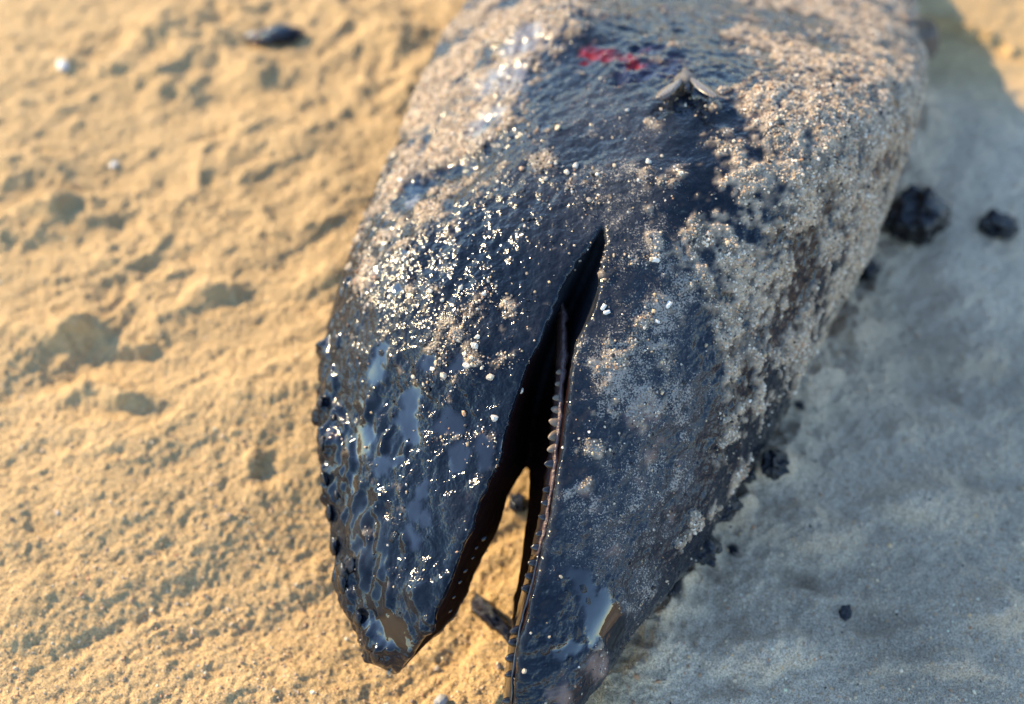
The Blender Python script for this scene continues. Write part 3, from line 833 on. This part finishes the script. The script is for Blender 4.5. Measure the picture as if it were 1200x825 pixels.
# oil beads and clumps on the upper jaw
OILC = [(402, 676, 15, 1), (396, 684, 11, 1), (410, 664, 10, 1), (459, 630, 7, 0), (455, 590, 7, 0), (388, 640, 10, 1), (384, 600, 9, 1), (380, 560, 9, 1), (378, 520, 8, 1), (420, 725, 9, 1), (376, 470, 8, 1), (440, 770, 8, 1), (398, 495, 7, 0), (388, 488, 6, 0), (430, 372, 9, 0), (447, 412, 7, 0), (395, 560, 6, 0), (392, 580, 6, 0), (470, 668, 6, 0), (437, 652, 5, 0), (468, 700, 6, 0), (440, 545, 5, 0)]
M_TARM = [lumpy('oil_clump', 1.0, 3, 0.45, 0.8, 60 + k, (1.2, .9, .42), M_TAR) for k in range(4)]
for k, (u, v, s, b) in enumerate(OILC):
    place('oil_clump', M_TARM[k % 4], u, v, 0.0004 if b else -0.0008, s * 0.4 / FPX, random.uniform(0, 6))
for u, v in ((650, 745), (662, 700), (668, 722), (655, 765), (640, 760), (683, 690), (690, 705), (678, 742), (668, 775), (720, 770)):
    place('oil_clump', M_TARM[(u + v) % 4], u, v, -0.0006, random.uniform(4, 7) * 0.4 / FPX, random.uniform(0, 6))

# flipper tip poking out from under the flank
def flipper():
    rings = []
    path = [(1000, 75, .045, 36, 24), (1035, 64, .042, 32, 20), (1062, 56, .036, 25, 18), (1078, 50, .034, 22, 15), (1092, 46, .032, 16, 11), (1101, 43, .031, 7, 5)]
    for u, v, h, a, b in path:
        p = at_height(u, v, h); s = (p - CAM).length / FPX
        rings.append([p + Vector((0.25 * math.sin(t) * b * s, 0.6 * math.cos(t) * a * s, 0.8 * math.cos(t) * a * s + math.sin(t) * b * s * .5)) for t in np.linspace(0, 2 * math.pi, 18, endpoint=False)])
    m = loft_mesh('flipper', rings)
    V = np.array([v.co[:] for v in m.vertices], np.float32)
    V += 0.009 * np.stack([fbm(V, 0.010, 3, 401 + k) for k in range(3)], 1)
    m.vertices.foreach_set('co', V.ravel())
    return m
fl = link('flipper', flipper(), plain('sandy_hide', (0.085, 0.062, 0.045), 0.7, ns=160, var=.6, bs=.8, bd=.004), root)
sm = fl.modifiers.new('round', 'SUBSURF'); sm.levels = 1; sm.render_levels = 2

# ------------------------------------------------------------------ the fly
def build_fly():
    p, Fm = frame_at(803, 103)
    s = (p - CAM).length / FPX
    f = bpy.data.objects.new('fly', None); COL.objects.link(f)
    f.matrix_world = Matrix.Translation(p + Fm.col[2] * (2 * s)) @ Fm.to_4x4() @ Matrix.Scale(s, 4)
    bpy.context.view_layer.update()
    tag(f, 'small fly with folded brown wings resting beside the blue clouded eye', 'fly')
    def part(name, mesh, mat, parent=f):
        o = bpy.data.objects.new(name, mesh); COL.objects.link(o); mesh.materials.clear(); mesh.materials.append(mat); o.parent = parent; return o
    def ell(name, c, r, seed):
        V, F = bm_icos(3); V = V * (1 + .06 * fbm(V * 1.0 + seed, .5, 2, seed))[:, None] * np.array(r) + np.array(c)
        return fast_mesh(name, V, F)
    part('thorax', ell('thorax', (0, 2, 6), (12, 13, 9), 1), M_FLY)
    part('abdomen', ell('abdomen', (1, -14, 5), (6, 11, 5), 2), M_TAR)
    hd = part('head', ell('head', (2, 16, 6), (8, 5.5, 6), 3), M_FLY)
    for sx in (-1, 1):
        part('eye', ell('eye', (2 + sx * 5.5, 17, 7), (4, 4.4, 4.6), 4), M_TAR, hd)
    def wing(sx, ang, L, Wd, tilt):
        n = 14; V = []; F = []
        for i in range(n + 1):
            t = i / n
            w = Wd * (math.sin(math.pi * min(1, t * .93 + .04)) ** .7) * (0.55 + .45 * t)
            for j in range(5):
                q = j / 4 - .5
                V.append((q * w + sx * 1.5 * t, -t * L, 1.2 * math.cos(q * 5) + tilt * q * w))
        for i in range(n):
            for j in range(4):
                a = i * 5 + j; F.append((a, a + 1, a + 6, a + 5))
        V = np.array(V)
        ca, sa = math.cos(ang), math.sin(ang)
        V = np.stack([V[:, 0] * ca - V[:, 1] * sa, V[:, 0] * sa + V[:, 1] * ca, V[:, 2]], 1) + np.array([sx * 5, -2, 11])
        o = part('wing', fast_mesh('wing', V, np.array(F)), M_WING)
        so = o.modifiers.new('thick', 'SOLIDIFY'); so.thickness = 0.5
    wing(-1, -0.62, 50, 23, .25)
    wing(1, 0.38, 54, 22, -.25)
    for sx in (-1, 1):
        for (y0, y1, y2) in ((6, 14, 20), (1, 2, 3), (-4, -10, -18)):
            pts = [Vector((sx * 6, y0, 4)), Vector((sx * 15, y1, 8)), Vector((sx * 20, y2, -2))]
            rings = []
            for q in pts:
                rings.append([q + Vector((0, math.cos(t) * .8, math.sin(t) * .8)) for t in np.linspace(0, 2 * math.pi, 6, endpoint=False)])
            part('leg', loft_mesh('leg', rings), M_FLY)
build_fly()

# ------------------------------------------------------------------ things lying on the sand
def ground_thing(name, u, v, r_px, seed, squash, mat, label, cat, group=None, amp=.55, sub=5, sink=.4, rot=None, scale=.55):
    p = on_ground(u, v, 0)
    s = (p - CAM).length / FPX
    m = lumpy(name, 1.0, sub, amp, scale, seed, squash, mat)
    o = bpy.data.objects.new(name, m); COL.objects.link(o)
    o.location = (p.x, p.y, gz(p.x, p.y) + r_px * s * squash[2] * (1 - sink))
    o.scale = (r_px * s,) * 3
    o.rotation_euler = (0, 0, rot if rot is not None else seed * 1.3)
    return tag(o, label, cat, group)
G = 'tar lumps scattered on the sand'
ground_thing('tar_lump', 1066, 262, 30, 1, (1, .9, .85), M_TAR, 'larger dark tar lump on shaded sand just beside the flank', 'tar lump', G)
ground_thing('tar_lump', 1166, 270, 17, 2, (1.1, .8, .7), M_TAR, 'small round tar lump on open shaded sand, pale glint on top', 'tar lump', G)
ground_thing('tar_lump', 572, 722, 19, 3, (1.25, .55, .6), M_TAR, 'elongated glossy tar lump on sunlit sand between the two jaw tips', 'tar lump', G, rot=-.75)
ground_thing('tar_lump', 594, 742, 11, 13, (1.3, .7, .6), M_TAR, 'short tar lump touching the lower jaw beside the elongated one', 'tar lump', G, rot=-.7)
ground_thing('tar_lump', 608, 592, 13, 4, (1, .8, .7), M_TAR, 'small tar lump on sand deep in the open gape', 'tar lump', G)
ground_thing('tar_lump', 325, 44, 19, 5, (1.5, .7, .3), M_TAR, 'dark glinting tar lump far off on the sunlit sand', 'tar lump', G)
ground_thing('tar_lump', 905, 548, 16, 6, (.9, .9, .8), M_TAR, 'dark tar lump on grey sand below the sandy throat', 'tar lump', G)
ground_thing('tar_lump', 873, 560, 11, 7, (1, .8, .8), M_TAR, 'tiny tar lump touching the throat edge', 'tar lump', G)
ground_thing('tar_lump', 990, 718, 7, 8, (1.2, .8, .5), M_TAR, 'lone flat tar lump out on the grey shaded sand', 'tar lump', G)
ground_thing('tar_lump', 812, 648, 22, 9, (1.3, .8, .6), M_TAR, 'broad tar lump wedged under the chin among sandy clods', 'tar lump', G)
ground_thing('tar_lump', 845, 605, 17, 10, (1, .8, .7), M_TAR, 'blackish tar lump against the throat above the sandy clods', 'tar lump', G)
ground_thing('tar_lump', 783, 682, 15, 11, (1.2, .7, .5), M_TAR, 'flat tar smear lump under the jaw nearest its tip', 'tar lump', G)
ground_thing('tar_lump', 1012, 315, 16, 12, (1, .9, .8), M_TAR, 'tar lump half hidden below the flank bulge', 'tar lump', G)
ground_thing('pebble', 517, 822, 8, 15, (1, .8, .7), M_PEBBLE, 'small grey pebble on sunlit sand at the bottom edge', 'pebble', amp=.25, scale=.9)
ground_thing('shell_chip', 74, 78, 7, 16, (1.3, .8, .35), M_SHELL, 'pale glinting shell chip near a rough sand clod', 'shell', 'shell chips on the beach', amp=.3, scale=.8)
ground_thing('shell_chip', 298, 46, 7, 17, (1, .9, .5), M_SHELL, 'bright shell chip touching the distant tar lump', 'shell', 'shell chips on the beach', amp=.3, scale=.8)
ground_thing('shell_chip', 134, 194, 5, 18, (1, .8, .4), M_SHELL, 'tiny pale shell chip beside a dark pit in the sand', 'shell', 'shell chips on the beach', amp=.3, scale=.8)

# loose glinting grains on the beach
g2 = np.random.default_rng(31)
n = 22000
vv = 840 - 860 * g2.random(n) ** 1.25; uu = g2.uniform(-20, 1220, n)
PX = np.array([ground_xy(a, b) for a, b in zip(uu, vv)])
Z = ground_h(PX[:, 0], PX[:, 1])
R = np.clip(np.exp(g2.normal(math.log(0.00036), 0.42, n)), 0.0002, 0.0013)
cc, ro = grain_colors(n, g2, 0.02)
cc = cc * np.array([1.12, 1.0, .86])
gl = g2.random(n) < 0.05
ro[gl] = 0.08; cc[gl] *= 1.2
me = grain_cloud('beach_grains', np.stack([PX[:, 0], PX[:, 1], Z + R * .3], 1), R, np.clip(cc, 0, .8), ro, seed=5)
o = link('beach_grains', me, M_GRAIN); o['kind'] = 'stuff'
o['label'] = 'loose coarse sand grains strewn over the beach'; o['category'] = 'sand grains'
